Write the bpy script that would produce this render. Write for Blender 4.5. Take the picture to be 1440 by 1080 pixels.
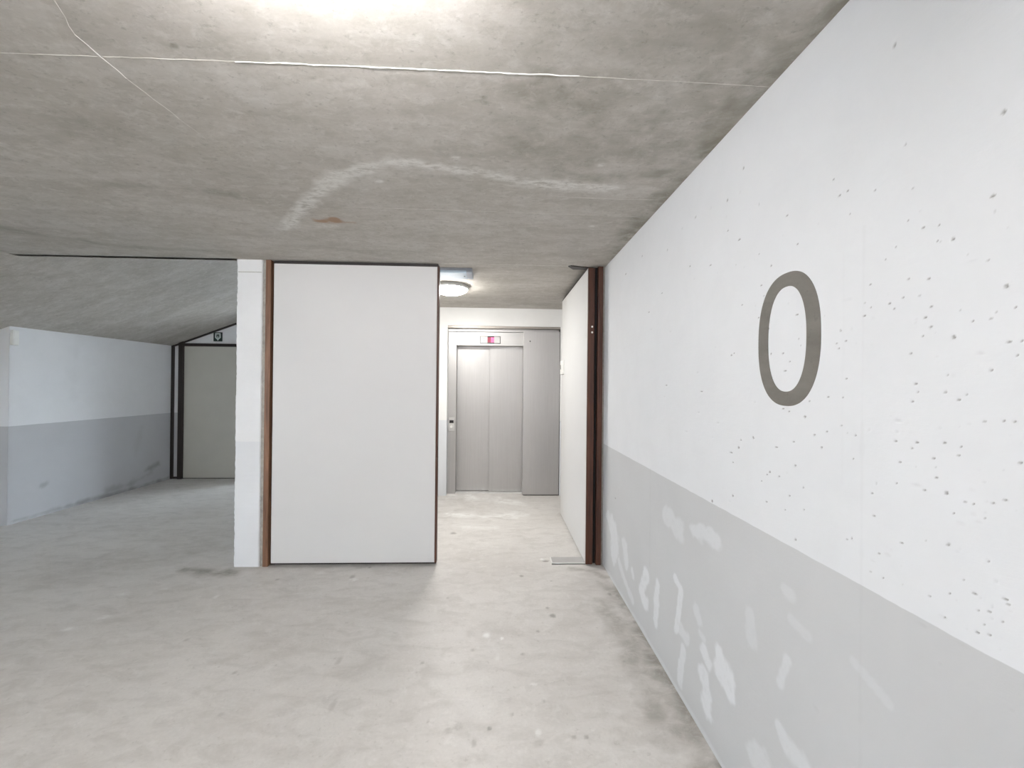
import bpy, bmesh, math, random
import numpy as np
from mathutils import Matrix, Vector

for o in list(bpy.data.objects): bpy.data.objects.remove(o)
S = bpy.context.scene
COL = S.collection

# ------------------------------------------------------------------ camera
F_PX, YAW, PITCH, ROLL, CAM_H = 568.27, 2.1155, 0.1769, 0.5756, 1.5
_y, _p, _r = (math.radians(a) for a in (YAW, PITCH, ROLL))
R0 = Vector((math.cos(_y), -math.sin(_y), 0))
FWD = Vector((math.sin(_y)*math.cos(_p), math.cos(_y)*math.cos(_p), math.sin(_p)))
U0 = Vector((-math.sin(_y)*math.sin(_p), -math.cos(_y)*math.sin(_p), math.cos(_p)))
RC = R0*math.cos(_r) + U0*math.sin(_r)
UC = U0*math.cos(_r) - R0*math.sin(_r)
CAM = Vector((0, 0, CAM_H))
cd = bpy.data.cameras.new('camera'); co = bpy.data.objects.new('camera', cd); COL.objects.link(co)
cd.sensor_fit = 'HORIZONTAL'; cd.sensor_width = 36; cd.lens = F_PX*36/1440; cd.clip_start = .02
m = Matrix.Identity(4)
for i in range(3):
    m[i][0] = RC[i]; m[i][1] = UC[i]; m[i][2] = -FWD[i]; m[i][3] = CAM[i]
co.matrix_world = m
S.camera = co

def at(px, py, axis, val):
    """photo pixel -> point on the plane axis = val (the surface the thing touches)"""
    d = FWD + RC*((px-720)/F_PX) - UC*((py-540)/F_PX)
    t = (val-CAM[axis])/d[axis]
    return CAM + d*t

# ------------------------------------------------------------------ world, exposure
SKY_STRENGTH = 8.5
BATTEN_STRENGTH = 85.0
LOBBY_STRENGTH = 37.0
w = bpy.data.worlds.new('overcast_sky'); S.world = w; w.use_nodes = True
bg = w.node_tree.nodes['Background']
bg.inputs[0].default_value = (.78, .89, 1.0, 1); bg.inputs[1].default_value = SKY_STRENGTH
S.view_settings.view_transform = 'Standard'; S.view_settings.look = 'None'
S.view_settings.gamma = 1; S.view_settings.use_curve_mapping = False
S.view_settings.exposure = 1.68

# ------------------------------------------------------------------ measured room
H, HE = 2.5046, 2.544          # garage ceiling, lobby ceiling
XR = 0.9012                    # right wall
YD = 3.3701                    # plane of the double door
YE = 5.487                     # elevator wall
XL, YL0, YB = -5.035, 4.36, 6.442   # left wall, its front end, the far door's wall
ZL = 2.059; SLOPE = .385       # sloped soffit: height over the left wall, rise to the right
PR, PL = 1.016, 1.022          # top of the grey paint band
XP0 = -2.1285                  # partition, left edge
YJ = 3.36                      # edge of the garage slab above the left bay

# ------------------------------------------------------------------ material helpers
def mat(name):
    m_ = bpy.data.materials.new(name); m_.use_nodes = True
    nt = m_.node_tree; b = nt.nodes['Principled BSDF']
    return m_, nt, b
def N(nt, t, **kw):
    n = nt.nodes.new(t)
    for k, v in kw.items():
        if k in n.inputs.keys(): n.inputs[k].default_value = v
        else: setattr(n, k, v)
    return n
def L(nt, a, b): nt.links.new(a, b)
def coords(nt, scale=(1, 1, 1)):
    g = N(nt, 'ShaderNodeNewGeometry'); mp = N(nt, 'ShaderNodeMapping')
    mp.inputs['Scale'].default_value = scale
    L(nt, g.outputs['Position'], mp.inputs['Vector']); return mp.outputs[0]
def noise(nt, vec, scale, detail=4, rough=.55, dist=0):
    n = N(nt, 'ShaderNodeTexNoise'); n.inputs['Scale'].default_value = scale
    n.inputs['Detail'].default_value = detail; n.inputs['Roughness'].default_value = rough
    n.inputs['Distortion'].default_value = dist
    L(nt, vec, n.inputs['Vector']); return n.outputs['Fac']
def ramp(nt, fac, stops):
    r = N(nt, 'ShaderNodeValToRGB'); e = r.color_ramp.elements
    while len(e) > len(stops): e.remove(e[-1])
    while len(e) < len(stops): e.new(1)
    for k, (p, c) in enumerate(stops):
        e[k].position = p; e[k].color = (*c, 1) if len(c) == 3 else c
    L(nt, fac, r.inputs[0]); return r.outputs[0]
def mix(nt, fac, a, b, mode='MIX'):
    n = N(nt, 'ShaderNodeMix', data_type='RGBA', blend_type=mode)
    for i, v in ((0, fac), (6, a), (7, b)):
        if hasattr(v, 'is_linked') or hasattr(v, 'links'): L(nt, v, n.inputs[i])
        elif isinstance(v, (int, float)): n.inputs[i].default_value = v
        else: n.inputs[i].default_value = (*v, 1) if len(v) == 3 else v
    return n.outputs[2]
def mth(nt, op, a, b=0.0, clamp=False):
    n = N(nt, 'ShaderNodeMath', operation=op); n.use_clamp = clamp
    for i, v in enumerate((a, b)):
        if hasattr(v, 'links'): L(nt, v, n.inputs[i])
        else: n.inputs[i].default_value = v
    return n.outputs[0]
def bump(nt, bsdf, h, strength=.2, dist=.01, prev=None):
    n = N(nt, 'ShaderNodeBump'); n.inputs['Strength'].default_value = strength
    n.inputs['Distance'].default_value = dist
    L(nt, h, n.inputs['Height'])
    if prev: L(nt, prev, n.inputs['Normal'])
    L(nt, n.outputs[0], bsdf.inputs['Normal']); return n.outputs[0]
def marks(nt):
    a = N(nt, 'ShaderNodeAttribute', attribute_name='marks')
    s = N(nt, 'ShaderNodeSeparateColor'); L(nt, a.outputs['Color'], s.inputs[0])
    return s.outputs[0], s.outputs[1], s.outputs[2]

def plain(name, col, rough=.5, metal=0, var=.06, scale=8, bmp=.05, emit=None, estr=0):
    m_, nt, b = mat(name)
    v = coords(nt); n = noise(nt, v, scale, 4)
    c = ramp(nt, n, [(.3, tuple(x*(1-var) for x in col)), (.7, tuple(min(1, x*(1+var)) for x in col))])
    L(nt, c, b.inputs['Base Color']); b.inputs['Roughness'].default_value = rough
    b.inputs['Metallic'].default_value = metal
    if bmp: bump(nt, b, noise(nt, v, scale*12, 3), bmp, .002)
    if emit:
        b.inputs['Emission Color'].default_value = (*emit, 1); b.inputs['Emission Strength'].default_value = estr
    return m_

def wall_paint(name, white, grey, band, use_marks=False, extra=None):
    """white paint over a grey dado on rough cast concrete"""
    m_, nt, b = mat(name)
    v = coords(nt)
    g = N(nt, 'ShaderNodeNewGeometry'); sp = N(nt, 'ShaderNodeSeparateXYZ'); L(nt, g.outputs['Position'], sp.inputs[0])
    z = mth(nt, 'ADD', sp.outputs[2], mth(nt, 'MULTIPLY', mth(nt, 'SUBTRACT', noise(nt, v, 14, 3), .5), .006))
    isup = mth(nt, 'MULTIPLY', mth(nt, 'SUBTRACT', z, band-.001), 500, True)
    big = noise(nt, v, 1.1, 4, .6); mid = noise(nt, v, 5, 5, .65, .4)
    wcol = ramp(nt, mid, [(.25, tuple(x*.965 for x in white)), (.6, white), (.85, tuple(min(1, x*1.01) for x in white))])
    gcol = ramp(nt, big, [(.3, tuple(x*.95 for x in grey)), (.7, tuple(x*1.04 for x in grey))])
    if use_marks:
        mr, mg, mb = marks(nt)
        br = noise(nt, v, 22, 4, .7)
        pf = mth(nt, 'MULTIPLY', mr, ramp(nt, br, [(.25, (.55,)*3), (.5, (1,)*3)]))
        gcol = mix(nt, pf, gcol, tuple(x*.965 for x in white))
    col = mix(nt, isup, gcol, wcol)
    if use_marks:
        col = mix(nt, mth(nt, 'MULTIPLY', mb, .28), col, (.30, .295, .28))
        col = mix(nt, mg, col, (.16, .15, .135))
    L(nt, col, b.inputs['Base Color'])
    b.inputs['Roughness'].default_value = .62; b.inputs['Specular IOR Level'].default_value = .3
    h1 = noise(nt, v, 60, 4, .6); h2 = noise(nt, coords(nt, (6, 6, 22)), 2.2, 4, .6)
    p = bump(nt, b, h1, .12, .003); bump(nt, b, h2, .12, .006, p)
    return m_

def concrete_ceiling():
    m_, nt, b = mat('cast_concrete_ceiling')
    v = coords(nt); vs = coords(nt, (1.0, 4.2, 1.0))
    a = noise(nt, vs, 1.3, 6, .62, .5); c2 = noise(nt, coords(nt, (1, 1.8, 1)), 8, 5, .7, .3); fine = noise(nt, v, 60, 3, .6)
    blot = noise(nt, coords(nt, (1, 1.4, 1)), 15, 6, .75, .5); cloud = noise(nt, coords(nt, (.8, 1.6, .8)), 2.6, 5, .6, .3)
    base = ramp(nt, a, [(.28, (.46, .432, .392)), (.5, (.555, .525, .485)), (.74, (.63, .605, .57))])
    base = mix(nt, mth(nt, 'MULTIPLY', ramp(nt, cloud, [(.36, (1,)*3), (.58, (0,)*3)]), .45), base, (.41, .385, .335))
    base = mix(nt, mth(nt, 'MULTIPLY', ramp(nt, c2, [(.38, (1,)*3), (.52, (0,)*3)]), .45), base, (.40, .375, .33))
    base = mix(nt, mth(nt, 'MULTIPLY', ramp(nt, blot, [(.5, (0,)*3), (.66, (1,)*3)]), .45), base, (.70, .68, .645))
    pore = noise(nt, coords(nt, (1, 1.3, 1)), 38, 4, .7, .2)
    base = mix(nt, mth(nt, 'MULTIPLY', ramp(nt, pore, [(.30, (1,)*3), (.42, (0,)*3)]), .55), base, (.30, .28, .245))
    base = mix(nt, mth(nt, 'MULTIPLY', ramp(nt, fine, [(.35, (1,)*3), (.7, (0,)*3)]), .14), base, (.32, .305, .275))
    mr, mg, mb = marks(nt)
    br = noise(nt, coords(nt, (1, 2.2, 1)), 16, 5, .75, .4)
    ef = mth(nt, 'MULTIPLY', mr, ramp(nt, br, [(.36, (.0,)*3), (.56, (1,)*3)]))
    base = mix(nt, mth(nt, 'MULTIPLY', ef, .75), base, (.82, .81, .775))
    dk = mth(nt, 'MULTIPLY', mg, ramp(nt, noise(nt, v, 9, 5, .7, .3), [(.34, (.25,)*3), (.56, (1,)*3)]))
    base = mix(nt, mth(nt, 'MULTIPLY', dk, .85), base, (.245, .23, .185))
    base = mix(nt, mth(nt, 'MULTIPLY', mb, .75), base, (.36, .20, .10))
    L(nt, base, b.inputs['Base Color']); b.inputs['Roughness'].default_value = .72
    b.inputs['Specular IOR Level'].default_value = .25
    p = bump(nt, b, a, .15, .01); bump(nt, b, fine, .15, .003, p)
    return m_

def concrete_floor():
    m_, nt, b = mat('worn_concrete_floor')
    v = coords(nt)
    a = noise(nt, coords(nt, (1, 1.5, 1)), 1.1, 6, .62, .6); c2 = noise(nt, coords(nt, (1, 2.2, 1)), 5, 6, .68, .6); fine = noise(nt, v, 70, 3, .6)
    blot = noise(nt, coords(nt, (1, 1.3, 1)), 13, 6, .75, .6)
    base = ramp(nt, a, [(.3, (.575, .55, .522)), (.52, (.65, .628, .602)), (.74, (.70, .68, .655))])
    base = mix(nt, mth(nt, 'MULTIPLY', ramp(nt, c2, [(.34, (1,)*3), (.54, (0,)*3)]), .38), base, (.42, .40, .372))
    base = mix(nt, mth(nt, 'MULTIPLY', ramp(nt, blot, [(.52, (0,)*3), (.70, (1,)*3)]), .45), base, (.76, .745, .72))
    pore = noise(nt, v, 34, 4, .7, .2)
    base = mix(nt, mth(nt, 'MULTIPLY', ramp(nt, pore, [(.30, (1,)*3), (.40, (0,)*3)]), .35), base, (.36, .34, .31))
    base = mix(nt, mth(nt, 'MULTIPLY', ramp(nt, fine, [(.35, (1,)*3), (.65, (0,)*3)]), .14), base, (.42, .405, .38))
    mr, mg, mb = marks(nt)
    br = noise(nt, coords(nt, (1, 1.6, 1)), 9, 6, .75, .6)
    dk = mth(nt, 'MULTIPLY', mb, ramp(nt, br, [(.30, (.35,)*3), (.55, (1,)*3)]))
    base = mix(nt, mth(nt, 'MULTIPLY', dk, .9), base, (.235, .22, .19))
    lt = mth(nt, 'MULTIPLY', mr, ramp(nt, br, [(.38, (.1,)*3), (.55, (1,)*3)]))
    base = mix(nt, lt, base, (.80, .795, .775))
    base = mix(nt, mth(nt, 'MULTIPLY', mg, .8), base, (.23, .215, .195))
    L(nt, base, b.inputs['Base Color'])
    rr = ramp(nt, c2, [(.3, (.52,)*3), (.7, (.36,)*3)]); L(nt, rr, b.inputs['Roughness'])
    b.inputs['Specular IOR Level'].default_value = .35
    p = bump(nt, b, c2, .08, .006); bump(nt, b, fine, .06, .002, p)
    return m_

def wood(name, dark, light):
    m_, nt, b = mat(name)
    v = coords(nt, (22, 22, 1.1)); n = noise(nt, v, 2.5, 6, .6, .8); n2 = noise(nt, coords(nt, (1, 1, .8)), 2.2, 3)
    c = ramp(nt, n, [(.3, dark), (.7, light)])
    c = mix(nt, mth(nt, 'MULTIPLY', n2, .45), c, dark)
    L(nt, c, b.inputs['Base Color']); b.inputs['Roughness'].default_value = .45
    bump(nt, b, n, .12, .002); return m_

def steel(name, col=(.60, .595, .585), rough=.34, vert=True):
    m_, nt, b = mat(name)
    v = coords(nt, (260, 260, 2.0) if vert else (2, 260, 260)); n = noise(nt, v, 1, 3, .6)
    big = noise(nt, coords(nt, (1, 1, .6)), 3, 4)
    c = ramp(nt, n, [(.3, tuple(x*.94 for x in col)), (.7, tuple(min(1, x*1.05) for x in col))])
    L(nt, c, b.inputs['Base Color']); b.inputs['Metallic'].default_value = .85
    L(nt, ramp(nt, big, [(.3, (rough-.05,)*3), (.7, (rough+.1,)*3)]), b.inputs['Roughness'])
    bump(nt, b, n, .04, .0008); return m_

WHITE = (.705, .71, .722)
M = dict(
    wall_r=wall_paint('painted_concrete_right', WHITE, (.54, .54, .543), PR, True),
    wall_l=wall_paint('painted_concrete_left', (.74, .745, .755), (.49, .495, .51), PL, True),
    pillar=wall_paint('painted_partition', (.85, .853, .86), (.79, .80, .82), PR+.003),
    lobby=wall_paint('painted_lobby', (.84, .84, .83), (.72, .74, .77), 1.02),
    ceil=concrete_ceiling(), floor=concrete_floor(),
    leaf=plain('laminate_leaf', (.70, .688, .68), .42, var=.015, scale=2, bmp=.02),
    leaf2=plain('laminate_leaf_bright', (.66, .655, .645), .42, var=.015, scale=2, bmp=.02),
    leaf3=plain('laminate_leaf_beige', (.52, .51, .46), .5, var=.03, scale=3, bmp=.02),
    wood=wood('stained_hardwood', (.12, .052, .026), (.33, .175, .10)),
    wood_d=wood('dark_stained_hardwood', (.03, .009, .005), (.13, .045, .022)),
    wood_b=wood('blackish_hardwood', (.015, .011, .010), (.035, .024, .020)),
    black=plain('dark_shadow_gap_rubber', (.012, .011, .011), .8, bmp=0),  # black fill standing in for the shade inside gaps
    mortar=plain('grey_mortar', (.40, .385, .35), .85, var=.2, scale=30, bmp=.3),
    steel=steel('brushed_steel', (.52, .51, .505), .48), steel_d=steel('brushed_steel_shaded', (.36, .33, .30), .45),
    steel_h=steel('brushed_steel_across', (.56, .55, .54), .46, False),
    alu=plain('aluminium_plate', (.74, .74, .73), .38, .55, var=.08, scale=14),
    chrome=plain('polished_screw', (.85, .80, .74), .2, .9, bmp=0),
    plastic=plain('white_plastic', (.78, .78, .75), .4, bmp=.02),
    plastic_b=plain('bluish_clear_plastic', (.60, .72, .84), .18, var=.05, scale=6, bmp=.02),
    plastic_g=plain('grey_plastic', (.42, .46, .53), .35, bmp=.02),
    grey=plain('grey_panel', (.50, .49, .48), .35, .3, bmp=0),
    dark=plain('dark_glass', (.012, .010, .012), .12, bmp=0),
    sign=plain('sign_green_black', (.008, .022, .020), .35, bmp=0),
    sign_w=plain('sign_pale_print', (.52, .58, .56), .4, bmp=0),
    red=plain('display_dark_red', (.16, .004, .02), .25, bmp=0, emit=(.55, .0, .06), estr=.16),
    pink=plain('display_lit_digit', (.4, .05, .15), .3, bmp=0, emit=(1.0, .16, .38), estr=.32),
    numeral=None,
    lamp_rim=plain('lamp_rim_white', (.6, .6, .58), .4, bmp=0),
    opal=plain('opal_glass_lit', (.9, .9, .88), .3, bmp=0, emit=(1.0, .98, .945), estr=LOBBY_STRENGTH),
    tube=plain('fluorescent_tube_lit', (.9, .9, .9), .3, bmp=0, emit=(1.0, .985, .98), estr=BATTEN_STRENGTH),
)
def numeral_mat():
    m_, nt, b = mat('bare_dark_concrete')
    v = coords(nt); a = noise(nt, coords(nt, (1, 5, 14)), 1.2, 5, .65); f = noise(nt, v, 45, 5, .7)
    c = ramp(nt, a, [(.3, (.135, .125, .108)), (.7, (.185, .172, .150))])
    c = mix(nt, ramp(nt, f, [(.28, (.6,)*3), (.42, (0,)*3)]), c, (.10, .092, .08))
    L(nt, c, b.inputs['Base Color']); b.inputs['Roughness'].default_value = .7
    bump(nt, b, f, .2, .003); return m_
M['numeral'] = numeral_mat()

# ------------------------------------------------------------------ object helpers
ORIG = {}
def link(o, parent=None):
    COL.objects.link(o)
    if parent is not None: o.parent = parent; ORIG[o.name] = ORIG[parent.name]
    return o
def thing(name, loc, label=None, cat=None, group=None, kind=None):
    o = bpy.data.objects.new(name, None); o.location = loc; o.empty_display_size = .1; COL.objects.link(o)
    ORIG[o.name] = Vector(loc); tag(o, label, cat, group, kind); return o
def tag(o, label=None, cat=None, group=None, kind=None):
    for k, v in (('label', label), ('category', cat), ('group', group), ('kind', kind)):
        if v: o[k] = v
    return o
def obj(name, bm, m_, parent=None, smooth=False, base=None):
    """bm is in room coordinates; the object's origin goes to its parent's base, or to base"""
    org = ORIG[parent.name] if parent is not None else Vector(base if base else (0, 0, 0))
    bmesh.ops.translate(bm, verts=bm.verts, vec=-org)
    bmesh.ops.recalc_face_normals(bm, faces=bm.faces)
    me = bpy.data.meshes.new(name); bm.to_mesh(me); bm.free()
    me.materials.append(m_)
    if smooth:
        for p in me.polygons: p.use_smooth = True
    o = bpy.data.objects.new(name, me)
    if parent is None: o.location = org
    link(o, parent)
    if parent is None: ORIG[o.name] = org
    return o
def add_box(bm, x0, x1, y0, y1, z0, z1, bev=0):
    r = bmesh.ops.create_cube(bm, size=1); vs = r['verts']
    for v in vs:
        v.co = Vector((x0 if v.co.x < 0 else x1, y0 if v.co.y < 0 else y1, z0 if v.co.z < 0 else z1))
    if bev:
        es = list({e for v in vs for e in v.link_edges})
        bmesh.ops.bevel(bm, geom=es, offset=bev, segments=2, affect='EDGES', profile=.5)
    return bm
def box(name, x0, x1, y0, y1, z0, z1, m_, parent=None, bev=0, base=None):
    if parent is None and base is None: base = ((x0+x1)/2, (y0+y1)/2, min(z0, z1))
    return obj(name, add_box(bmesh.new(), min(x0, x1), max(x0, x1), min(y0, y1), max(y0, y1), min(z0, z1), max(z0, z1), bev), m_, parent, base=base)
def prism(name, pts, axis, a, b, m_, parent=None, base=None):
    """polygon pts in the two other axes, extruded along axis from a to b"""
    bm = bmesh.new()
    def P(p, t):
        q = list(p); q.insert(axis, t); return Vector(q)
    v0 = [bm.verts.new(P(p, a)) for p in pts]; v1 = [bm.verts.new(P(p, b)) for p in pts]
    bm.faces.new(v0); bm.faces.new(v1[::-1])
    for i in range(len(pts)):
        j = (i+1) % len(pts); bm.faces.new((v0[i], v0[j], v1[j], v1[i]))
    return obj(name, bm, m_, parent, base=base)
def cyl(name, c, axis, r, h, m_, parent=None, seg=20, base=None):
    bm = bmesh.new(); bmesh.ops.create_cone(bm, cap_ends=True, segments=seg, radius1=r, radius2=r*.92, depth=h)
    rot = {0: Matrix.Rotation(math.pi/2, 4, 'Y'), 1: Matrix.Rotation(math.pi/2, 4, 'X'), 2: Matrix.Identity(4)}[axis]
    bmesh.ops.transform(bm, matrix=Matrix.Translation(c) @ rot, verts=bm.verts)
    return obj(name, bm, m_, parent, base=base)
def struct(o, label=None): return tag(o, label, kind='structure')

# --- dense surfaces: real relief plus a 'marks' point attribute that says where stains and chips are
def spaced(*segs):
    out = []
    for a, b, s in segs: out.append(np.linspace(a, b, max(2, int(round((b-a)/s))+1))[:-1])
    out.append(np.array([segs[-1][1]])); return np.concatenate(out)
_rng = np.random.default_rng(7)
_lat = _rng.random((256, 256))
def vnoise(x, y, s):
    x = x*s; y = y*s; xi = np.floor(x).astype(int); yi = np.floor(y).astype(int)
    fx = x-xi; fy = y-yi; fx = fx*fx*(3-2*fx); fy = fy*fy*(3-2*fy)
    g = lambda a, b: _lat[a % 256, b % 256]
    return (g(xi, yi)*(1-fx)+g(xi+1, yi)*fx)*(1-fy)+(g(xi, yi+1)*(1-fx)+g(xi+1, yi+1)*fx)*fy
class Surf:
    def __init__(s, u, v):
        s.u, s.v = u, v; s.c = np.zeros((len(v), len(u), 3)); s.d = np.zeros((len(v), len(u)))
    def win(s, u0, u1, v0, v1):
        a, b = np.searchsorted(s.u, (u0, u1)); c, d = np.searchsorted(s.v, (v0, v1))
        return slice(max(0, c-1), d+1), slice(max(0, a-1), b+1)
    def stroke(s, pts, r, ch, k=1., soft=.5, wob=.6, ns=14, depth=0):
        rs = [r]*len(pts) if np.isscalar(r) else r
        R = max(rs)*(1.8+wob); P = np.array(pts, float)
        if len(P) == 1: P = np.vstack([P, P+1e-5]); rs = list(rs)*2
        sv, su = s.win(P[:, 0].min()-R, P[:, 0].max()+R, P[:, 1].min()-R, P[:, 1].max()+R)
        U, V = np.meshgrid(s.u[su], s.v[sv]); best = np.full(U.shape, -9.)
        for i in range(len(P)-1):
            a, b = P[i], P[i+1]; ab = b-a; t = np.clip(((U-a[0])*ab[0]+(V-a[1])*ab[1])/(ab@ab), 0, 1)
            dd = np.hypot(U-a[0]-t*ab[0], V-a[1]-t*ab[1]); rr = rs[i]*(1-t)+rs[i+1]*t
            best = np.maximum(best, 1-dd/rr)
        best = best+wob*(vnoise(U+3.1, V+1.7, ns)+.5*vnoise(U, V, ns*2.7)-.75)
        k_ = np.clip(best/soft, 0, 1)*k
        if ch is not None: s.c[sv, su, ch] = np.maximum(s.c[sv, su, ch], k_)
        if depth: s.d[sv, su] = np.maximum(s.d[sv, su], np.clip(best/soft, 0, 1)*depth)
    def blob(s, cu, cv, ru, rv, ch, k=1., wob=.4, ns=60, depth=0, soft=.5, tilt=0):
        R = max(ru, rv)*1.6
        sv, su = s.win(cu-R, cu+R, cv-R, cv+R); U, V = np.meshgrid(s.u[su], s.v[sv])
        if U.size == 0: return
        x, y = U-cu, V-cv; x, y = x*math.cos(tilt)+y*math.sin(tilt), y*math.cos(tilt)-x*math.sin(tilt)
        best = 1-np.hypot(x/ru, y/rv)+wob*(vnoise(U, V, ns)-.5)
        k_ = np.clip(best/soft, 0, 1)
        if ch is not None: s.c[sv, su, ch] = np.maximum(s.c[sv, su, ch], k_*k)
        if depth: s.d[sv, su] = np.maximum(s.d[sv, su], k_*depth)
    def build(s, name, place, m_, flip=False):
        U, V = np.meshgrid(s.u, s.v); nv, nu = U.shape
        co_ = np.stack(place(U.ravel(), V.ravel(), s.d.ravel()), 1).astype(np.float32)
        i = (np.arange(nv-1)[:, None]*nu+np.arange(nu-1)[None]).ravel()
        q = np.stack([i, i+1, i+nu+1, i+nu], 1)
        if flip: q = q[:, ::-1]
        me = bpy.data.meshes.new(name)
        me.vertices.add(len(co_)); me.vertices.foreach_set('co', co_.ravel())
        me.loops.add(q.size); me.loops.foreach_set('vertex_index', q.ravel().astype(np.int32))
        me.polygons.add(len(q)); me.polygons.foreach_set('loop_start', np.arange(0, q.size, 4, dtype=np.int32))
        me.update(calc_edges=True); me.validate()
        me.polygons.foreach_set('use_smooth', np.ones(len(q), bool))
        a = me.attributes.new('marks', 'FLOAT_COLOR', 'POINT')
        rgba = np.ones((len(co_), 4), np.float32); rgba[:, :3] = s.c.reshape(-1, 3); a.data.foreach_set('color', rgba.ravel())
        me.materials.append(m_); o = bpy.data.objects.new(name, me); COL.objects.link(o); ORIG[o.name] = Vector((0, 0, 0))
        return struct(o)

# ================================================================== FLOOR
fl = Surf(spaced((-11.2, -5.5, .15), (-5.5, -2.2, .03), (-2.2, .95, .009)), spaced((-6, 1.3, .1), (1.3, 3.6, .009), (3.6, 5.9, .014), (5.9, 9.6, .06)))
def fp(px, py): p = at(px, py, 2, 0); return (p.x, p.y)
# dirt swept against the right wall; darker strokes by the doorway and left bay
fl.stroke([fp(1012, 1076), fp(960, 985), fp(905, 890), fp(868, 830)], [.20, .16, .15, .14], 2, 1., 1.2, .9, 9)
fl.stroke([fp(935, 1030), fp(910, 960), fp(880, 900), fp(850, 850)], [.10, .11, .11, .09], 2, .65, 1.2, 1., 11)
fl.stroke([fp(850, 812), fp(835, 803), fp(805, 800)], .05, 2, .6, 1, .9, 14)
fl.stroke([fp(260, 800), fp(300, 806), fp(330, 806)], [.05, .10, .09], 2, .9, 1, .9, 10)
fl.stroke([fp(120, 800), fp(200, 790), fp(300, 770)], .30, 2, .35, 1.2, 1.1, 5)
fl.stroke([fp(330, 800), fp(470, 796), fp(605, 795)], .05, 2, .35, 1.2, .9, 8)
# small dark spots and scuffs
for x, y, wd, ht, k in [(733, 810, 6, 4, .9), (770, 855, 4, 3, .7), (778, 866, 9, 5, .9), (757, 888, 5, 4, .7), (665, 914, 5, 4, .5), (735, 920, 5, 3, .6),
        (688, 1025, 5, 5, .9), (643, 1022, 16, 12, .3), (666, 1045, 6, 10, .5), (807, 1037, 5, 6, .6), (825, 1037, 4, 5, .7), (757, 1045, 18, 10, .3),
        (602, 1015, 4, 4, .6), (858, 836, 5, 4, .7), (869, 838, 4, 4, .7), (892, 875, 4, 4, .7), (594, 932, 4, 4, .5), (496, 811, 8, 6, .6), (520, 798, 4, 3, .6),
        (637, 750, 10, 3, .8), (630, 841, 4, 3, .5), (630, 1027, 10, 8, .3), (765, 986, 3, 3, .5), (720, 1005, 3, 3, .5), (476, 930, 7, 12, .35), (468, 992, 6, 20, .3),
        (330, 946, 6, 4, .5), (262, 900, 6, 3, .4), (310, 1005, 8, 4, .35), (390, 815, 5, 3, .5), (877, 930, 6, 3, .5), (775, 817, 3, 2, .6)]:
    c = at(x, y, 2, 0); e = at(x+wd/2, y, 2, 0); f_ = at(x, y-ht/2, 2, 0)
    fl.blob(c.x, c.y, abs(e.x-c.x)+.004, abs(f_.y-c.y)+.004, 1, k, .5, 40)
# pale chips of paint
for x, y, wd, ht, k in [(684, 893, 9, 8, 1), (705, 898, 5, 5, 1), (757, 1030, 8, 12, .8), (750, 962, 9, 4, .7), (175, 835, 14, 6, .7), (95, 885, 16, 7, .8), (145, 868, 20, 7, .5),
        (302, 840, 8, 6, .6), (497, 815, 14, 7, .7), (230, 828, 14, 4, .4), (700, 925, 3, 14, .4), (833, 1027, 6, 5, .4), (450, 805, 20, 5, .4), (762, 787, 6, 4, 1)]:
    c = at(x, y, 2, 0); e = at(x+wd/2, y, 2, 0); f_ = at(x, y-ht/2, 2, 0)
    fl.blob(c.x, c.y, abs(e.x-c.x)+.003, abs(f_.y-c.y)+.003, 0, k, .6, 40)
# whitened patches in front of the elevator
fl.stroke([fp(640, 697), fp(700, 702), fp(722, 708)], .15, 0, .9, .9, 1., 8)
fl.stroke([fp(628, 722), fp(680, 727), fp(728, 724)], .12, 0, .9, .9, 1., 8)
fl.stroke([fp(640, 740), fp(690, 742)], .09, 0, .6, .9, 1., 8)
c = at(767, 788.5, 2, 0); fl.blob(c.x, c.y, .035, .022, 1, 1, .2, 40, depth=.01)
floor = fl.build('floor', lambda u, v, d: (u, v, -d), M['floor'])

struct(box('ground', -30, 30, -30, 40, -.35, -.06, plain('outdoor_asphalt', (.09, .09, .09), .8, scale=1)))  # unseen, added to block sky light from below; dark to cut bounce

# ================================================================== CEILING
ce = Surf(spaced((-11.2, -4.6, .12), (-4.6, -2.4, .02), (-2.4, .95, .009)), spaced((-6, .85, .1), (.85, YD, .009), (YD, YD+.03, .03)))
def cp(px, py): p = at(px, py, 2, H); return (p.x, p.y)
arc = [(402, 322), (418, 300), (436, 276), (458, 262), (480, 246), (515, 236), (545, 228), (582, 228), (612, 236), (650, 240), (690, 246), (735, 256), (775, 260), (815, 262), (870, 264)]
ce.stroke([cp(*p) for p in arc], [.05, .055, .06, .06, .06, .05, .045, .04, .045, .045, .05, .055, .06, .055, .045], 0, 1, .8, .8, 11)
ce.stroke([cp(470, 244), cp(500, 238), cp(540, 228)], .03, 0, .8, .9, .8, 12)
ce.stroke([cp(690, 258), cp(730, 262), cp(800, 268)], .03, 0, .6, .9, .8, 12)
ce.stroke([cp(448, 318), cp(470, 318)], .04, 0, .7, .9, .9, 16)
for p in [(533, 255), (833, 318), (640, 222), (845, 232)]:
    c = cp(*p); ce.blob(c[0], c[1], .03, .02, 0, .9)
c = cp(466, 310); ce.blob(c[0], c[1], .10, .075, 2, 1, 1.1, 22); ce.stroke([cp(460, 313), cp(498, 313)], .018, 2, .5, .8, .9, 20)
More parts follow.
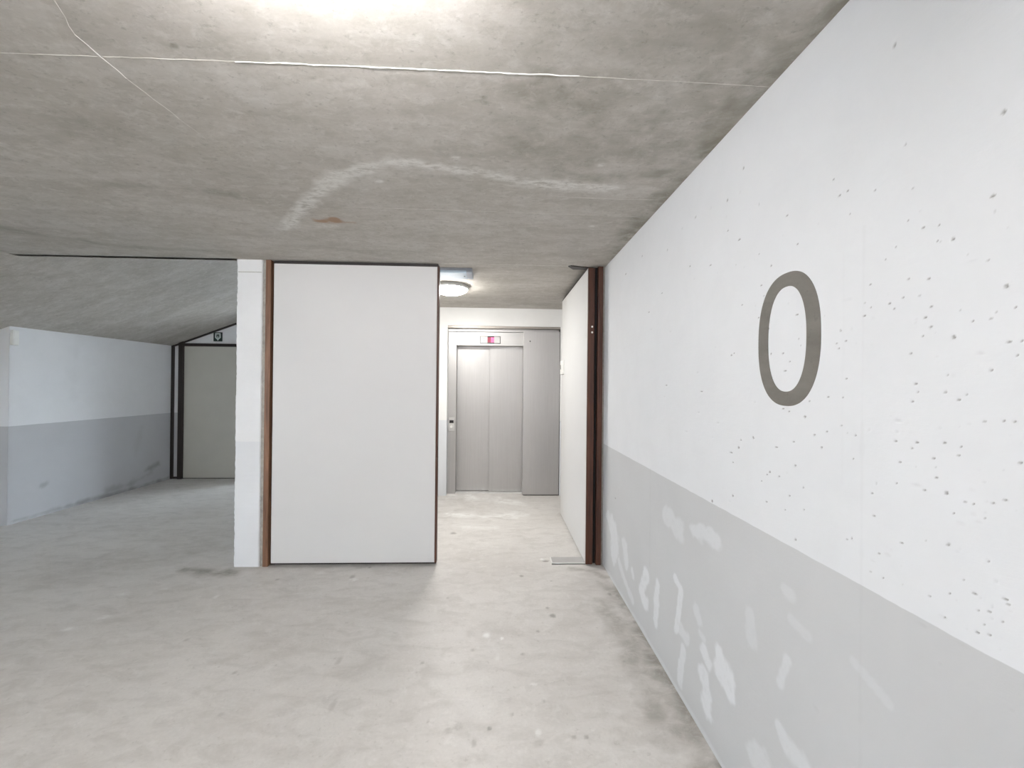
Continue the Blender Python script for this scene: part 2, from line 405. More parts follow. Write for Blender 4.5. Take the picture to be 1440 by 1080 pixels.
# stains and darker patches
ce.stroke([cp(580, 205), cp(625, 212)], .09, 1, .35, 1.2, .9, 7)
ce.stroke([cp(590, 247), cp(640, 250)], .035, 1, .6, 1, .9, 12)
ce.stroke([cp(740, 130), cp(830, 150), cp(930, 170), cp(1040, 130)], .14, 1, .75, 1.3, 1.5, 13)
ce.stroke([cp(760, 195), cp(850, 215), cp(960, 210)], .16, 1, .6, 1.3, 1.5, 12)
ce.stroke([cp(780, 240), cp(840, 250), cp(905, 245), cp(960, 238)], .07, 1, .7, 1.2, 1.3, 14)
ce.stroke([cp(860, 365), cp(930, 285), cp(1010, 195), cp(1100, 95), cp(1180, 8)], .12, 1, .95, 1.1, 1.1, 10)
ce.stroke([cp(720, 40), cp(850, 60), cp(1000, 50)], .12, 1, .35, 1.3, 1.5, 10)
ce.stroke([cp(40, 180), cp(180, 190), cp(330, 240)], .14, 1, .3, 1.3, 1.2, 6)
ce.stroke([cp(150, 260), cp(260, 265), cp(330, 275)], .05, 1, .6, 1.3, 1.2, 12)
ce.stroke([cp(0, 320), cp(150, 345), cp(330, 355)], .07, 1, .55, 1.3, 1.2, 7)
ce.stroke([cp(440, 345), cp(520, 355)], .07, 1, .4, 1.3, 1., 7)
for p in [(680, 137), (683, 145), (245, 65), (852, 303)]:
    c = cp(*p); ce.blob(c[0], c[1], .014, .012, 1, 1)
ceil_ = ce.build('ceiling', lambda u, v, d: (u, v, H+d), M['ceil'], flip=True)
# formwork joints left standing proud of the concrete
def ridge(name, pts, wd, ht, m_, parent, seed=0, z=H):
    rnd = random.Random(seed); bm = bmesh.new(); rows = []
    P = [Vector(p) for p in pts]; D = []
    for i in range(len(P)-1):
        n = max(2, int((P[i+1]-P[i]).length/.03))
        D += [P[i].lerp(P[i+1], k/n) for k in range(n)]
    D.append(P[-1])
    for i, p in enumerate(D):
        t = (D[min(i+1, len(D)-1)]-D[max(i-1, 0)]).normalized(); nrm = Vector((-t.y, t.x))
        e = min(1, i/4, (len(D)-1-i)/4); w_ = wd*(.55+.6*rnd.random())*(.25+.75*e); j = (rnd.random()-.5)*wd*.5
        c_ = p+nrm*j
        rows.append([bm.verts.new((*(c_-nrm*w_/2), z+.001)), bm.verts.new((*c_, z-ht*(.5+.5*rnd.random()))), bm.verts.new((*(c_+nrm*w_/2), z+.001))])
    for a, b in zip(rows, rows[1:]):
        bm.faces.new((a[0], a[1], b[1], b[0])); bm.faces.new((a[1], a[2], b[2], b[1]))
    return obj(name, bm, m_, parent)
lime = plain('pale_lime_ridge', (.80, .795, .76), .8, var=.15, scale=30, bmp=.2)
cem = plain('cement_ridge', (.60, .58, .54), .8, var=.15, scale=30, bmp=.2)
ridge('formwork_joint', [cp(330, 86), cp(440, 91), cp(560, 95.5), cp(700, 102), cp(815, 107)], .008, .0025, lime, ceil_, 1)
ridge('formwork_joint', [cp(815, 107), cp(900, 112), cp(1000, 117), cp(1082, 122)], .005, .0012, cem, ceil_, 2)
ridge('formwork_joint', [cp(0, 74), cp(130, 79), cp(330, 86)], .005, .0012, cem, ceil_, 3)
ridge('formwork_joint', [cp(60, -30), cp(104, 48)], .010, .0012, cem, ceil_, 4)
ridge('formwork_joint', [cp(104, 48), cp(140, 78), cp(178, 110)], .008, .002, lime, ceil_, 4)
ridge('formwork_joint', [cp(178, 110), cp(230, 150), cp(290, 196)], .009, .0012, cem, ceil_, 5)
ridge('formwork_joint', [cp(480, 291), cp(620, 295), cp(760, 300), cp(900, 305)], .005, .0012, cem, ceil_, 6)
ridge('formwork_joint', [cp(780, 276), cp(860, 280), cp(925, 281)], .005, .0012, cem, ceil_, 7)
ridge('formwork_joint', [(-.5, YD-.004), (.2, YD-.004), (.62, YD-.004)], .012, .003, cem, ceil_, 8)
# slab above, edge over the left bay, lobby ceiling
struct(box('ceiling_slab', -11.2, XR+.3, -6, YD, H+.012, H+.3, M['ceil']))
prism_pts = lambda x0, x1: [(x0, ZL+SLOPE*(x0-XL)), (x1, ZL+SLOPE*(x1-XL)), (x1, ZL+SLOPE*(x1-XL)+.25), (x0, ZL+SLOPE*(x0-XL)+.25)]
struct(prism('ceiling_sloped', prism_pts(-6.6, XP0), 1, YJ, 9.4, M['ceil']))
struct(prism('ceiling_sloped_front', prism_pts(-6.6, XL+(H-ZL)/SLOPE), 1, 2.3, YJ, M['ceil']))
struct(box('ceiling_beam', -6.6, XP0, YJ, YD+.05, H, 3.5, M['ceil']))
struct(box('ceiling_lobby', XP0+.02, XR+.3, YD+.02, YE+.6, HE, HE+.3, M['ceil']))
struct(prism('ceiling_upstand', [(YD-.01, H+.003), (YD+.029, H+.003), (YD+.029, HE+.1), (YD-.01, HE+.1)], 0, -1.9, XR+.3, M['ceil']))

# ================================================================== RIGHT WALL
rw = Surf(spaced((-6, .5, .12), (.5, 1.55, .003), (1.55, 2.2, .0045), (2.2, 3.45, .008), (3.45, YE+.6, .1)), spaced((-.02, .9, .007), (.9, 2.12, .0035), (2.12, H+.06, .008)))
def rp(px, py): p = at(px, py, 0, XR); return (p.y, p.z)
def pit(px, py, wd, ht, kind='d', sh=0):
    c = rp(px, py); a = rp(px-wd/2, py); b = rp(px+wd/2, py); t = rp(px, py-ht/2)
    ru, rv = abs(b[0]-a[0])/2, abs(t[1]-c[1])
    if kind == 'd': rw.blob(c[0], c[1], ru*.8+.0006, rv*.8+.0008, 1, .8, .5, 160, depth=.0025)
    else: rw.blob(c[0], c[1], ru*.9+.001, rv*.9+.001, 2, .6, .4, 90, depth=.002, soft=1.)
for ox, oy, sc, lst in [
    (1140, 360, 2.7, [(283, 15, 12, 5), (226, 108, 6, 8), (371, 86, 14, 4), (448, 86, 14, 4), (351, 156, 14, 7), (317, 198, 12, 4), (744, 114, 24, 14), (704, 210, 18, 7), (683, 240, 22, 5),
        (434, 234, 14, 5), (455, 271, 14, 8), (425, 303, 12, 4), (543, 309, 20, 20), (752, 325, 20, 6), (547, 415, 12, 3), (686, 433, 14, 6), (398, 484, 18, 7), (406, 515, 10, 3), (512, 515, 20, 8),
        (387, 552, 14, 5), (563, 547, 16, 6), (323, 702, 14, 7), (405, 708, 18, 7), (385, 728, 14, 4), (775, 630, 22, 7), (733, 627, 10, 5), (756, 684, 12, 6), (660, 629, 8, 4), (170, 680, 12, 6),
        (140, 670, 12, 4), (117, 645, 12, 5), (61, 667, 8, 4), (13, 680, 12, 5), (135, 466, 7, 6), (204, 228, 12, 5), (340, 785, 18, 5), (468, 770, 16, 4), (733, 810, 20, 5), (797, 785, 18, 6),
        (657, 855, 18, 4), (476, 841, 12, 3), (433, 888, 12, 7), (516, 900, 22, 11), (586, 931, 18, 6), (693, 939, 18, 5), (738, 926, 20, 4), (240, 987, 12, 6), (155, 1072, 7, 6), (508, 708, 14, 3), (113, 281, 8, 5)]),
    (1100, 740, 3.176, [(59, 60, 10, 6), (311, 52, 8, 6), (533, 75, 20, 8), (741, 81, 28, 11), (432, 119, 16, 6), (923, 160, 18, 5), (809, 242, 18, 6), (860, 303, 24, 7), (997, 326, 34, 11),
        (940, 359, 22, 7), (925, 380, 18, 7), (985, 429, 10, 4), (925, 484, 12, 5)]),
    (840, 600, 2.25, [(494, 37, 6, 5), (455, 42, 6, 4), (447, 66, 6, 9), (429, 113, 5, 4), (626, 123, 9, 6), (545, 143, 7, 5), (575, 157, 9, 8), (537, 152, 6, 4), (519, 172, 5, 4), (609, 220, 8, 5),
        (428, 218, 7, 10), (363, 236, 5, 15), (535, 238, 6, 5), (594, 262, 6, 4), (654, 264, 6, 4), (627, 357, 9, 4), (57, 227, 4, 5)]),
    (720, 0, 2, [(1383, 316, 22, 22), (1352, 552, 20, 12), (1358, 595, 10, 6), (651, 473, 4, 8), (1107, 405, 10, 6), (904, 504, 6, 4), (944, 536, 8, 4), (921, 549, 8, 4), (1157, 640, 10, 5), (1239, 673, 14, 9),
        (1201, 633, 8, 4), (1079, 693, 8, 4), (1050, 731, 8, 5), (803, 687, 8, 4), (607, 649, 5, 5), (437, 704, 4, 6), (320, 771, 4, 4), (1168, 242, 10, 4), (1075, 130, 14, 5)]),
    (1040, 360, 4.693, [(378, 387, 26, 7), (124, 407, 12, 10), (391, 548, 10, 10), (402, 593, 10, 8), (207, 646, 10, 10), (332, 699, 14, 8), (300, 756, 30, 8), (559, 392, 10, 6), (668, 490, 16, 9), (430, 1060, 20, 16), (327, 1025, 14, 6), (460, 957, 9, 9), (160, 265, 10, 6)])]:
    for x, y, wd, ht in lst: pit(ox+x/sc, oy+y/sc, wd/sc, ht/sc)
for ox, oy, sc, lst in [
    (1140, 360, 2.7, [(648, 370, 50, 14), (335, 627, 42, 8), (405, 872, 58, 16), (613, 888, 50, 10), (572, 1015, 55, 14), (638, 1009, 38, 8), (620, 981, 30, 10), (235, 235, 24, 8), (155, 276, 12, 14), (140, 165, 46, 8), (715, 296, 36, 5), (610, 20, 60, 6), (640, 815, 26, 6), (545, 455, 36, 5)]),
    (1100, 740, 3.176, [(470, 127, 40, 18), (404, 155, 30, 12), (785, 119, 22, 9), (712, 402, 38, 14), (628, 440, 50, 12), (705, 612, 24, 10), (800, 525, 120, 10), (150, 815, 40, 20), (1030, 825, 40, 10)])]:
    for x, y, wd, ht in lst: pit(ox+x/sc, oy+y/sc, wd/sc, ht/sc, 'f')
_r2 = random.Random(3)
for _ in range(230):                                   # fine blowholes
    px = _r2.uniform(900, 1440); py = _r2.uniform(250, 620+.55*(px-850)-10)
    if _r2.random() < .35*(1-(px-900)/540): continue
    pit(px, py, _r2.uniform(2, 5), _r2.uniform(1, 2.2), 'd' if _r2.random() < .5 else 'f')
# touched-up patches on the grey dado
for pts, r, k in [
    ([(908, 810), (902, 832), (908, 848)], .028, 1), ([(925, 820), (923, 850), (922, 876)], .020, 1), ([(950, 814), (957, 828), (955, 860), (950, 885)], .014, .95),
    ([(958, 884), (966, 900)], .02, .6), ([(961, 915), (958, 940), (956, 960)], .018, .8), ([(990, 915), (994, 930)], .022, .9), ([(990, 948), (993, 975), (994, 995)], .028, .95),
    ([(1012, 922), (1018, 945), (1026, 975)], [.022, .042, .022], 1), ([(980, 860), (983, 872)], .02, .5), ([(984, 890), (990, 898)], .012, .5), ([(889, 803), (890, 808)], .018, .7),
    ([(861, 740), (866, 765), (862, 778)], .05, .8), ([(878, 765), (880, 790)], .03, .7), ([(855, 726), (858, 738)], .03, .6), ([(938, 727), (950, 738), (956, 745)], .03, .5), ([(975, 745), (1000, 755), (1008, 764)], .022, .6),
    ([(1107, 928), (1100, 950), (1097, 962)], .012, .55), ([(1055, 868), (1056, 900)], .018, .35), ([(1096, 1022), (1108, 1050), (1130, 1076)], [.012, .02, .02], .6), ([(1060, 1062), (1075, 1078)], .03, .5),
    ([(1112, 870), (1135, 895)], .012, .3), ([(1200, 930), (1250, 990)], .007, .25), ([(1105, 830), (1113, 836)], .015, .35), ([(870, 790), (880, 820), (890, 845)], .018, .6)]:
    rw.stroke([rp(*p) for p in pts], [x*1.9 for x in r] if isinstance(r, list) else r*1.9, 0, k, .35, .55, 20)
# pale skirting of paint along the floor
rw.stroke([(1.3, .01), (2.2, .012), (3.3, .01)], .022, 0, .55, .8, .5, 12)
# vertical shuttering joints
for px, z0, z1, k in [(1213, .1, 1.9, .22), (916, .45, 1.02, .55), (1185, 1.25, 1.85, .1)]:
    y = rp(px, 540)[0]; rw.stroke([(y, z0), (y, z1)], .006, 2, k, 1, 1.2, 20, depth=.0004)
wall_right = rw.build('wall_right', lambda u, v, d: (XR+d, u, v), M['wall_r'], flip=True)
struct(box('wall_right_core', XR+.02, XR+.3, -6, YE+.6, -.02, H+.06, M['lobby']))

# numeral 0: bare concrete left unpainted
yA, yB = rp(1067, 478)[0], rp(1154.8, 463)[0]; zT, zB = rp(1117.8, 379.4)[1], rp(1107.8, 571)[1]
YC, ZC, A, B = (yA+yB)/2, (zT+zB)/2, abs(yA-yB)/2, (zT-zB)/2
yI0, yI1 = rp(1040+190/4.693, 480)[0], rp(1040+443/4.693, 478)[0]; zI0, zI1 = rp(1112, 360+193/4.693)[1], rp(1104, 360+895/4.693)[1]
A2, B2 = abs(yI0-yI1)/2, (zI0-zI1)/2
def ringpt(a, b, n, t):
    c_, s_ = math.cos(t), math.sin(t)
    return a*math.copysign(abs(c_)**(2/n), c_), b*math.copysign(abs(s_)**(2/n), s_)
bm = bmesh.new(); rows = []
for k in range(128):
    t = 2*math.pi*k/128; o1 = ringpt(A, B, 2.35, t); i1 = ringpt(A2, B2, 2.3, t); ds = .004
    y2, z2 = (yI0+yI1)/2, (zI0+zI1)/2
    rows.append([bm.verts.new(p) for p in ((XR+.004, YC+o1[0]*1.004, ZC+o1[1]*1.002), (XR-.0012, YC+o1[0], ZC+o1[1]), (XR-.0012, y2+i1[0], z2+i1[1]), (XR+.004, y2+i1[0], z2+i1[1]))])
for k in range(128):
    a, b = rows[k], rows[(k+1) % 128]
    for q in range(3): bm.faces.new((a[q], a[q+1], b[q+1], b[q]))
tag(obj('wall_numeral', bm, M['numeral'], base=(XR, YC, ZC-B)), 'large dark grey digit 0 on the white pockmarked wall', 'number')

# ================================================================== LEFT BAY
lw = Surf(spaced((YL0+.002, YB+.1, .02)), spaced((-.01, ZL+.005, .02)))
def lp_(px, py): p = at(px, py, 0, XL); return (p.y, p.z)
for pts, r, ch, k in [([(150, 690), (185, 680), (212, 665)], .05, 1, .30), ([(205, 662), (222, 652)], .05, 1, .45), ([(60, 682), (66, 680)], .03, 1, .35), ([(20, 733), (110, 708), (180, 689), (236, 672)], .035, 1, .55),
        ([(196, 478), (197, 520), (196, 548)], .012, 0, .5), ([(100, 560), (110, 470)], .08, 2, .25), ([(190, 640), (200, 600)], .06, 2, .5)]:
    lw.stroke([lp_(*p) for p in pts], r, ch, k, 1.0, 1.2, 9)
lw.build('wall_left', lambda u, v, d: (XL-d, u, v), M['wall_l'])
struct(box('wall_left_core', XL-.30, XL-.002, YL0, 9.4, -.02, ZL+.01, M['wall_l']))
struct(box('wall_rear', -9.2, XR+.3, -6.2, -6, -.02, H+.05, M['wall_l']))
struct(box('wall_far_left', -9.2, -9.0, -2.9, 9.4, -.02, 3.2, M['wall_l']))
struct(box('wall_far_left_pier', -9.2, -9.0, -6, -5.2, -.02, 3.2, M['wall_l']))
struct(box('wall_far_left_lintel', -9.2, -9.0, -5.2, -2.9, 2.28, 3.2, M['wall_l']))
struct(box('wall_left_rear', -11.2, XL-.3, 7.4, 7.6, -.02, 3.2, M['wall_l']))
struct(box('ceiling_left_bay', -11.2, -6.5, YJ, 9.4, H-.9, H-.6, M['ceil']))
# rough-edged partition whose end faces the room, with the joint of a capping block
def rough_partition():
    bm = bmesh.new(); rnd = random.Random(11); n = 150; rows = []
    x0, x1 = XP0, at(366.5, 600, 1, YD).x
    zs = [H*k/n for k in range(n+1)]
    for z in zs:
        j0 = .004*(rnd.random()-.5)+.003*math.sin(z*9)*rnd.random(); j1 = .002*(rnd.random()-.5)
        rows.append([bm.verts.new(p) for p in ((x0+j0, YD+.5, z), (x0+j0*1.2, YD+.008, z), (x0+.008+j0, YD+.001*rnd.random(), z), (x1-.006+j1, YD+.001*rnd.random(), z), (x1+j1, YD+.006, z), (x1, YD+.5, z))])
    for a, b in zip(rows, rows[1:]):
        for q in range(5): bm.faces.new((a[q], a[q+1], b[q+1], b[q]))
        bm.faces.new((a[5], a[0], b[0], b[5]))
    bm.faces.new(rows[-1]); bm.faces.new(rows[0][::-1])
    return obj('wall_partition', bm, M['pillar'])
wp = struct(rough_partition())
XP1 = at(366.5, 600, 1, YD).x
zc = at(350, 382.5, 1, YD).z
box('block_joint', XP0+.012, XP1-.006, YD-.0012, YD+.004, zc-.002, zc+.002, M['mortar'], wp)
struct(box('wall_partition_rear', XP0+.004, XP1, YD+.48, 7.25, -.02, 3.5, M['pillar']))
struct(box('wall_lobby_left', -1.97, -1.87, YD+.1, YE+.3, -.02, HE+.01, M['lobby']))
# far corner beyond the bay: corridor turning to a daylit opening on its right
XC = -3.45
struct(box('wall_far_corridor', XC-.15, XC, YB+.1, 9.4, -.02, 3.2, M['wall_l']))
struct(box('wall_corridor_end', XC-.15, -1.2, 9.2, 9.4, -.02, 3.5, M['wall_l']))
struct(box('wall_corridor_right', XP0+.004, XP1, 8.5, 9.4, -.02, 3.5, M['wall_l']))
struct(box('wall_corridor_lintel', XP0+.004, XP1, 7.25, 8.5, 2.0, 3.5, M['wall_l']))

# far door in the corner with narrow side panel and sloping panel above
def bx(px, py=580): return at(px, py, 1, YB).x
def bz(px, py): return at(px, py, 1, YB).z
xs = [bx(240.8), bx(243.6), bx(251.2), bx(257.6)]
zs_h0, zs_h1 = bz(300, 487.3), bz(300, 483.2)
d3 = thing('door_3', (xs[3], YB, 0), 'beige flush door in a dark frame in the far corner', kind='structure')
XD1 = XC-.10
box('door_leaf', xs[3]-.002, XD1, YB+.012, YB+.06, .012, zs_h0+.002, M['leaf3'], d3, .003)
box('door_threshold', xs[3], XD1, YB+.03, YB+.09, 0, .014, M['wood_b'], d3)
soff = lambda x: ZL+SLOPE*(x-XL)
prism('jamb_post', [(xs[2], 0), (xs[3], 0), (xs[3], soff(xs[3])-.001), (xs[2], soff(xs[2])-.001)], 1, YB-.02, YB+.08, M['wood_b'], d3)
prism('jamb_post', [(XL, 0), (xs[1], 0), (xs[1], soff(xs[1])-.001), (XL, soff(XL)-.001)], 1, YB-.01, YB+.08, M['wood_b'], d3)
box('jamb_post', XD1, XD1+.07, YB-.02, YB+.08, 0, zs_h1, M['wood_b'], d3)
box('door_header', xs[3], XD1+.07, YB-.012, YB+.08, zs_h0, zs_h1, M['wood_b'], d3)
side = prism('side_panel', [(xs[1], .03), (xs[2], .03), (xs[2], soff(xs[2])-.02), (xs[1], soff(xs[1])-.02)], 1, YB+.02, YB+.06, M['wall_l'], d3)
box('bottom_rail', xs[1], xs[2], YB, YB+.07, 0, .032, M['wood_b'], d3)
prism('top_panel', [(xs[3], zs_h1), (XC, zs_h1), (XC, soff(XC)-.03), (xs[3], soff(xs[3])-.022)], 1, YB+.02, YB+.06, M['wall_l'], d3)
for xa, xb in ((xs[1], xs[2]), (xs[3], XC)):
    prism('soffit_strip', [(xa, soff(xa)-.024), (xb, soff(xb)-.028), (xb, soff(xb)+.0), (xa, soff(xa)+.0)], 1, YB+.0, YB+.07, M['wood_b'], d3)
# pictogram sign above that door
c0, c1 = at(300.6, 480, 1, YB+.02), at(313, 467.4, 1, YB+.02)
sx0, sx1, sz0, sz1 = c0.x, c1.x, c0.z, c1.z; sw, sh = sx1-sx0, sz1-sz0
sg = thing('pictogram_sign', (sx0+sw/2, YB+.02, sz0), 'small dark square sign with pale doorway and arrow emblem above far door', 'sign')
box('sign_plate', sx0, sx1, YB+.012, YB+.0205, sz0, sz1, M['sign'], sg)
def SP(pts): return [(sx0+sw*a, sz0+sh*(1-b)) for a, b in pts]
prism('doorway_emblem', SP([(.20, .10), (.82, .10), (.84, .60), (.70, .72), (.58, .78), (.58, .62), (.68, .55), (.68, .24), (.34, .24), (.34, .55), (.44, .62), (.44, .78), (.32, .72), (.18, .60)]), 1, YB+.0105, YB+.013, M['sign_w'], sg)
prism('arrow_emblem', SP([(.51, .34), (.56, .48), (.56, .66), (.62, .80), (.51, .93), (.40, .80), (.46, .66), (.46, .48)]), 1, YB+.010, YB+.0128, M['sign_w'], sg)
# sensor box on the left wall
a_, b_ = at(13.8, 466, 0, XL), at(22.4, 485, 0, XL)
ZS0, ZS1 = at(18, 485.5, 0, XL).z, at(18, 464.5, 0, XL).z
sb = thing('sensor_box', (XL, (a_.y+b_.y)/2, ZS0), 'small white plastic box high on the grey and white left wall', 'sensor')
box('housing', XL-.001, XL+.035, a_.y, b_.y, ZS0, ZS1, M['plastic'], sb, .006)
box('cover_lip', XL+.034, XL+.038, a_.y+.008, b_.y-.008, ZS0+.01, ZS1-.012, M['plastic'], sb)

# ================================================================== DOUBLE DOOR
def dx(px, py=580): return at(px, py, 1, YD).x
xm = [XP1-.001, dx(371.6), dx(379.2), dx(382.2)]
x_leaf0, x_leaf1 = dx(382.4), dx(613.6); zt = at(500, 372.8, 1, YD).z; zb = at(500, 791.5, 1, YD).z
d1 = thing('door_1', ((x_leaf0+x_leaf1)/2, YD, 0), 'closed wide off-white door leaf with brown edges beside the white partition', kind='structure')
box('mortar_strip', xm[0], xm[1], YD+.012, YD+.1, 0, H, M['mortar'], d1)
box('jamb_post', xm[1], xm[2], YD-.004, YD+.1, 0, H, M['wood'], d1, .004)
box('rebate', xm[2], x_leaf0+.02, YD+.035, YD+.1, 0, H, M['wood_b'], d1)  # blackish colour carries the shade of the gap beside the post
box('leaf', x_leaf0+.004, x_leaf1-.004, YD, YD+.05, zb, zt, M['leaf'], d1, .002)
te = at(616.2, 580, 1, YD).x
box('edge_strip', x_leaf1-.006, x_leaf1+.012, YD+.003, YD+.055, zb-.006, zt+.004, M['wood_d'], d1, .002)
box('edge_strip', x_leaf0+.004, x_leaf1+.01, YD+.004, YD+.05, zt-.001, zt+.012, M['wood_b'], d1)
box('edge_strip', x_leaf0+.004, x_leaf1+.01, YD+.004, YD+.05, zb-.012, zb+.001, M['wood_b'], d1)
box('header', x_leaf0, x_leaf1, YD+.02, YD+.09, zt+.012, H, M['wood_b'], d1)

XLF, LF = .7535, 1.337
d2 = thing('door_2', (XLF, YD+.05, 0), 'wide off-white door leaf swung open along the right wall', kind='structure')
zt2, zb2 = 2.487, .012
box('leaf', XLF, XLF+.05, YD+.006, YD+LF, zb2, zt2, M['leaf2'], d2, .002)
box('edge_strip', XLF+.002, XLF+.058, YD-.012, YD+.008, zb2-.004, zt2+.004, M['wood_d'], d2, .002)
box('edge_strip', XLF+.002, XLF+.05, YD+LF-.004, YD+LF+.008, zb2, zt2, M['wood_d'], d2)
box('edge_strip', XLF+.002, XLF+.05, YD+.006, YD+LF, zt2-.001, zt2+.012, M['wood_b'], d2)
box('hinge_gap', XLF+.058, XLF+.088, YD+.03, YD+.06, 0, H, M['black'], d2)  # black box painted in for the shade between leaf and post
box('jamb_post', XLF+.088, XR-.018, YD-.012, YD+.07, 0, H, M['wood_d'], d2, .003)
box('jamb_lining', XR-.018, XR, YD+.012, YD+.07, 0, H, M['mortar'], d2)
for py in (459.5, 467.5):
    p = at(832.5, py, 1, YD-.012); cyl('screw', Vector((p.x, YD-.0135, p.z)), 1, .0085, .006, M['chrome'], d2, 14)
pA, pB = at(793.6, 518, 0, XLF), at(790.5, 518, 0, XLF)
lz0, lz1 = at(791, 526.5, 0, XLF).z, at(791, 507.5, 0, XLF).z
lp = box('lock_plate', XLF-.016, XLF+.002, pA.y, YD+LF+.02, lz0, lz1, M['plastic'], d2, .003)
box('lock_keyhole', XLF-.0175, XLF-.015, YD+LF-.045, YD+LF-.02, (lz0+lz1)/2-.02, (lz0+lz1)/2+.03, M['dark'], lp)
# pivot arm let into the ceiling over the hinge
q = [at(x, y, 2, H-.004) for x, y in ((799, 374.5), (803, 373.6), (827, 376.3), (827, 379), (806, 378.6))]
prism('pivot_arm', [(p.x, p.y) for p in q], 2, H-.008, H+.002, M['wood_b'], d2)
# floor spring cover
p0, p1 = at(776.5, 784.5, 2, 0), at(823, 792.6, 2, 0)
fpl = thing('floor_plate', ((p0.x+p1.x)/2, (p0.y+p1.y)/2, 0), 'small flat metal cover plate on the floor under the open door leaf', 'plate')
xa = at(776.5, 792.6, 2, 0).x
box('cover', xa, p1.x, p1.y, p0.y, -.002, .008, M['grey'], fpl, .002)
box('gasket', xa-.006, p1.x+.01, p1.y-.013, p1.y-.005, -.002, .003, M['dark'], fpl)  # dark strip painted in as the shadow line before the plate
box('rim', xa-.004, p1.x, p1.y-.006, p1.y+.002, -.002, .010, M['plastic'], fpl)
box('rim', xa-.005, xa+.003, p1.y, p0.y, -.002, .010, M['plastic'], fpl)

# ================================================================== ELEVATOR
def ex(px, py=580, y=YE): return at(px, py, 1, y).x
def ez(px, py, y=YE): return at(px, py, 1, y).z
nx0, nx1 = ex(628.3), ex(787.3); nz = ez(700, 458.5); YN = YE+.42
struct(box('wall_back', -1.97, nx0, YE, YE+.2, -.02, HE+.01, M['lobby']))
struct(box('wall_back_top', nx0, nx1, YE, YE+.2, nz, HE+.01, M['lobby']))
struct(box('wall_back_right', nx1, XR+.02, YE, YE+.2, -.02, HE+.01, M['lobby']))
struct(box('wall_shaft', nx0-.2, XR+.02, YN, YN+.15, -.02, HE+.01, M['grey']))
struct(box('wall_shaft_side', nx0-.2, nx0, YE+.2, YN, -.02, HE+.01, M['grey']))
YJM, YDR, YPN = YE+.10, YE+.20, YE+.005     # jamb face, door face, right-hand panel face
el = thing('elevator_entrance', ((nx0+nx1)/2, YJM, 0), 'brushed steel elevator doors at the end of the lit lobby', 'elevator')
jx1 = ex(641.2, 580, YJM); px0, px1 = ex(735.6, 580, YPN), ex(786.4, 580, YPN)
zj = ez(640, 466.5, YJM); zd = ez(690, 486.0, YJM)
box('jamb', nx0, jx1, YJM, YN, 0, zj, M['steel'], el, .002)
box('transom', jx1, px0+.02, YJM+.004, YN-.01, zd, zj, M['steel_h'], el, .002)
box('lintel_strip', nx0, nx1, YJM-.02, YN, zj+.004, nz-.028, M['steel_h'], el)
box('soffit_plate', nx0, nx1, YE+.012, YN, nz-.03, nz-.0, M['steel_d'], el)
xm_ = ex(688, 580, YDR)
dl = box('door_panel', jx1-.02, xm_, YDR+.035, YDR+.06, .012, zd+.05, M['steel'], el, .002)
dr = box('door_panel', xm_, px0+.05, YDR, YDR+.03, .006, zd+.05, M['steel'], el, .002)
box('door_sill', jx1-.02, px0+.05, YJM+.02, YN-.01, -.004, .004, M['alu'], el)
box('side_panel', px0, px1, YPN, YPN+.16, .012, ez(760, 466.3, YPN), M['steel'], el, .003)
box('panel_gap', px1, nx1, YE+.03, YN, 0, nz-.03, M['black'], el)  # black fills in place of shade around the side panel
box('panel_gap', px0+.01, px1, YE+.03, YN, 0, .013, M['black'], el)
p = at(745.5, 480, 1, YPN); cyl('screw', Vector((p.x, YPN-.001, p.z)), 1, .008, .004, M['dark'], el, 12)
# floor indicator
ix0, ix1 = ex(675.6, 478, YJM), ex(703.2, 478, YJM); iz0, iz1 = ez(690, 482.6, YJM), ez(690, 473.4, YJM)
ind = box('floor_indicator', ix0-.006, ix1+.006, YJM-.004, YJM+.01, iz0-.006, iz1+.006, M['dark'], el, .002)
tag(ind, 'floor indicator with a red lit display')
w_ = ix1-ix0; h_ = iz1-iz0
box('indicator_window', ix0, ix0+w_*.36, YJM-.006, YJM, iz0, iz1, M['plastic'], ind)
box('indicator_window', ix0+w_*.36, ix0+w_*.53, YJM-.006, YJM, iz0+h_*.1, iz1-h_*.1, M['red'], ind)
box('indicator_window', ix0+w_*.53, ix0+w_*.70, YJM-.006, YJM, iz0+h_*.1, iz1-h_*.1, M['pink'], ind)
box('indicator_window', ix0+w_*.70, ix1, YJM-.006, YJM, iz0, iz1, M['grey'], ind)
for s_ in (1, -1):
    cz = iz0+h_*(.5+s_*.2); cx = ix0+w_*.18
    prism('direction_arrow', [(cx-.016, cz-s_*.010), (cx+.016, cz-s_*.010), (cx, cz+s_*.014)], 1, YJM-.0075, YJM-.005, M['grey'], ind)
# call panel on the jamb
kx0, kx1 = ex(631.2, 597, YJM), ex(639.2, 597, YJM); kz0, kz1 = ez(635, 606.2, YJM), ez(635, 587.5, YJM)
cpn = box('call_panel', kx0, kx1, YJM-.012, YJM+.002, kz0, kz1, plain('call_plate_steel', (.56, .55, .54), .4, .3, bmp=0), el, .004)
box('call_display', ex(632.2, 592, YJM), ex(638, 592, YJM), YJM-.0135, YJM-.01, ez(635, 594.8, YJM), ez(635, 590.8, YJM), M['dark'], cpn)
pb = at(634.8, 600, 1, YJM); cyl('call_button', Vector((pb.x, YJM-.014, pb.z)), 1, .018, .008, M['plastic'], cpn, 20)

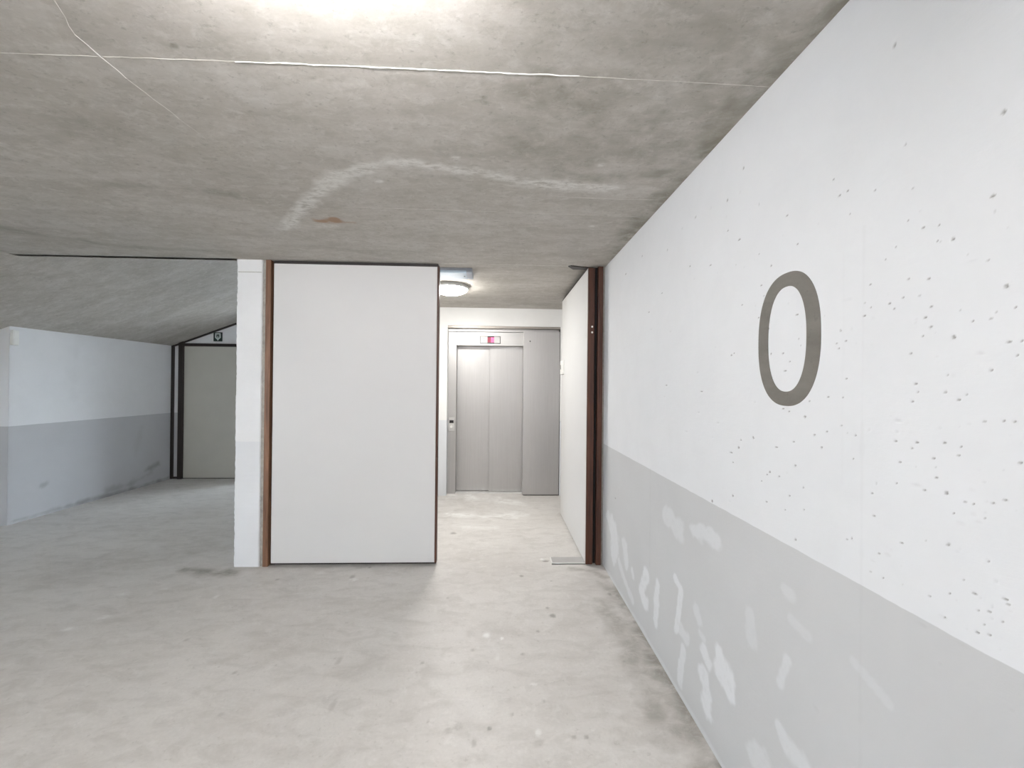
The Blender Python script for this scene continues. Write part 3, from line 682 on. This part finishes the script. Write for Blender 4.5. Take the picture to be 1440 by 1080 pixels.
# ================================================================== LAMPS
LX, LY, LR = -.505, 4.30, .185
rl = thing('ceiling_lamp', (LX, LY, HE), 'round glowing opal ceiling lamp in the elevator lobby', 'lamp')
def lathe(name, prof, m_, parent, seg=48):
    bm = bmesh.new(); rings = []
    for r, z in prof:
        if r < 1e-4: rings.append([bm.verts.new((LX, LY, z))]); continue
        rings.append([bm.verts.new((LX+r*math.cos(2*math.pi*k/seg), LY+r*math.sin(2*math.pi*k/seg), z)) for k in range(seg)])
    for a, b in zip(rings, rings[1:]):
        for k in range(seg):
            j = (k+1) % seg
            if len(b) == 1: bm.faces.new((a[k], a[j], b[0]))
            elif len(a) == 1: bm.faces.new((a[0], b[j], b[k]))
            else: bm.faces.new((a[k], a[j], b[j], b[k]))
    return obj(name, bm, m_, parent, True)
lathe('base_ring', [(LR-.02, HE), (LR+.006, HE), (LR+.008, HE-.028), (LR, HE-.034), (LR-.02, HE-.034)], M['lamp_rim'], rl)
lathe('opal_bowl', [(LR-.004, HE-.030)]+[((LR-.004)*math.cos(t), HE-.030-.062*math.sin(t)) for t in [k*math.pi/20 for k in range(1, 10)]]+[(0, HE-.092)], M['opal'], rl)
# flat emergency luminaire
e1 = at(666, 391, 2, HE-.03); e0 = at(666, 381.5, 2, HE-.03)
em = thing('emergency_luminaire', (e1.x-.2, (e0.y+e1.y)/2, HE), 'flat bluish plastic emergency luminaire on the lobby ceiling before the round lamp', 'lamp')
box('base_tray', e1.x-.40, e1.x, e0.y, e1.y, HE-.022, HE, M['plastic_g'], em, .003)
box('cover', e1.x-.40, e1.x-.05, e0.y+.006, e1.y-.006, HE-.045, HE-.02, M['plastic_b'], em, .006)
box('end_cap', e1.x-.052, e1.x-.002, e0.y+.004, e1.y-.004, HE-.044, HE-.02, M['plastic_g'], em, .004)
cyl('screw', Vector((e1.x-.075, (e0.y+e1.y)/2, HE-.046)), 2, .006, .004, M['dark'], em, 10)
# batten behind the ceiling glow, then three unseen ones added for fill light
for BX, BY in ((-.42, .70), (-2.6, -.1), (-2.6, -2.9), (-.42, -2.9)):
    bt = thing('batten_luminaire', (BX, BY, H), 'fluorescent batten luminaire on the garage ceiling', 'lamp', 'battens on the garage ceiling')
    box('housing', BX-.35, BX+.35, BY-.025, BY+.025, H-.04, H, M['plastic'], bt, .004)
    for s_ in (-1, 1): box('lamp_holder', BX+s_*.32-.015, BX+s_*.32+.015, BY-.02, BY+.02, H-.115, H-.039, M['plastic'], bt, .003)
    cyl('tube', Vector((BX, BY, H-.1)), 0, .016, .62, M['tube'], bt, 16)
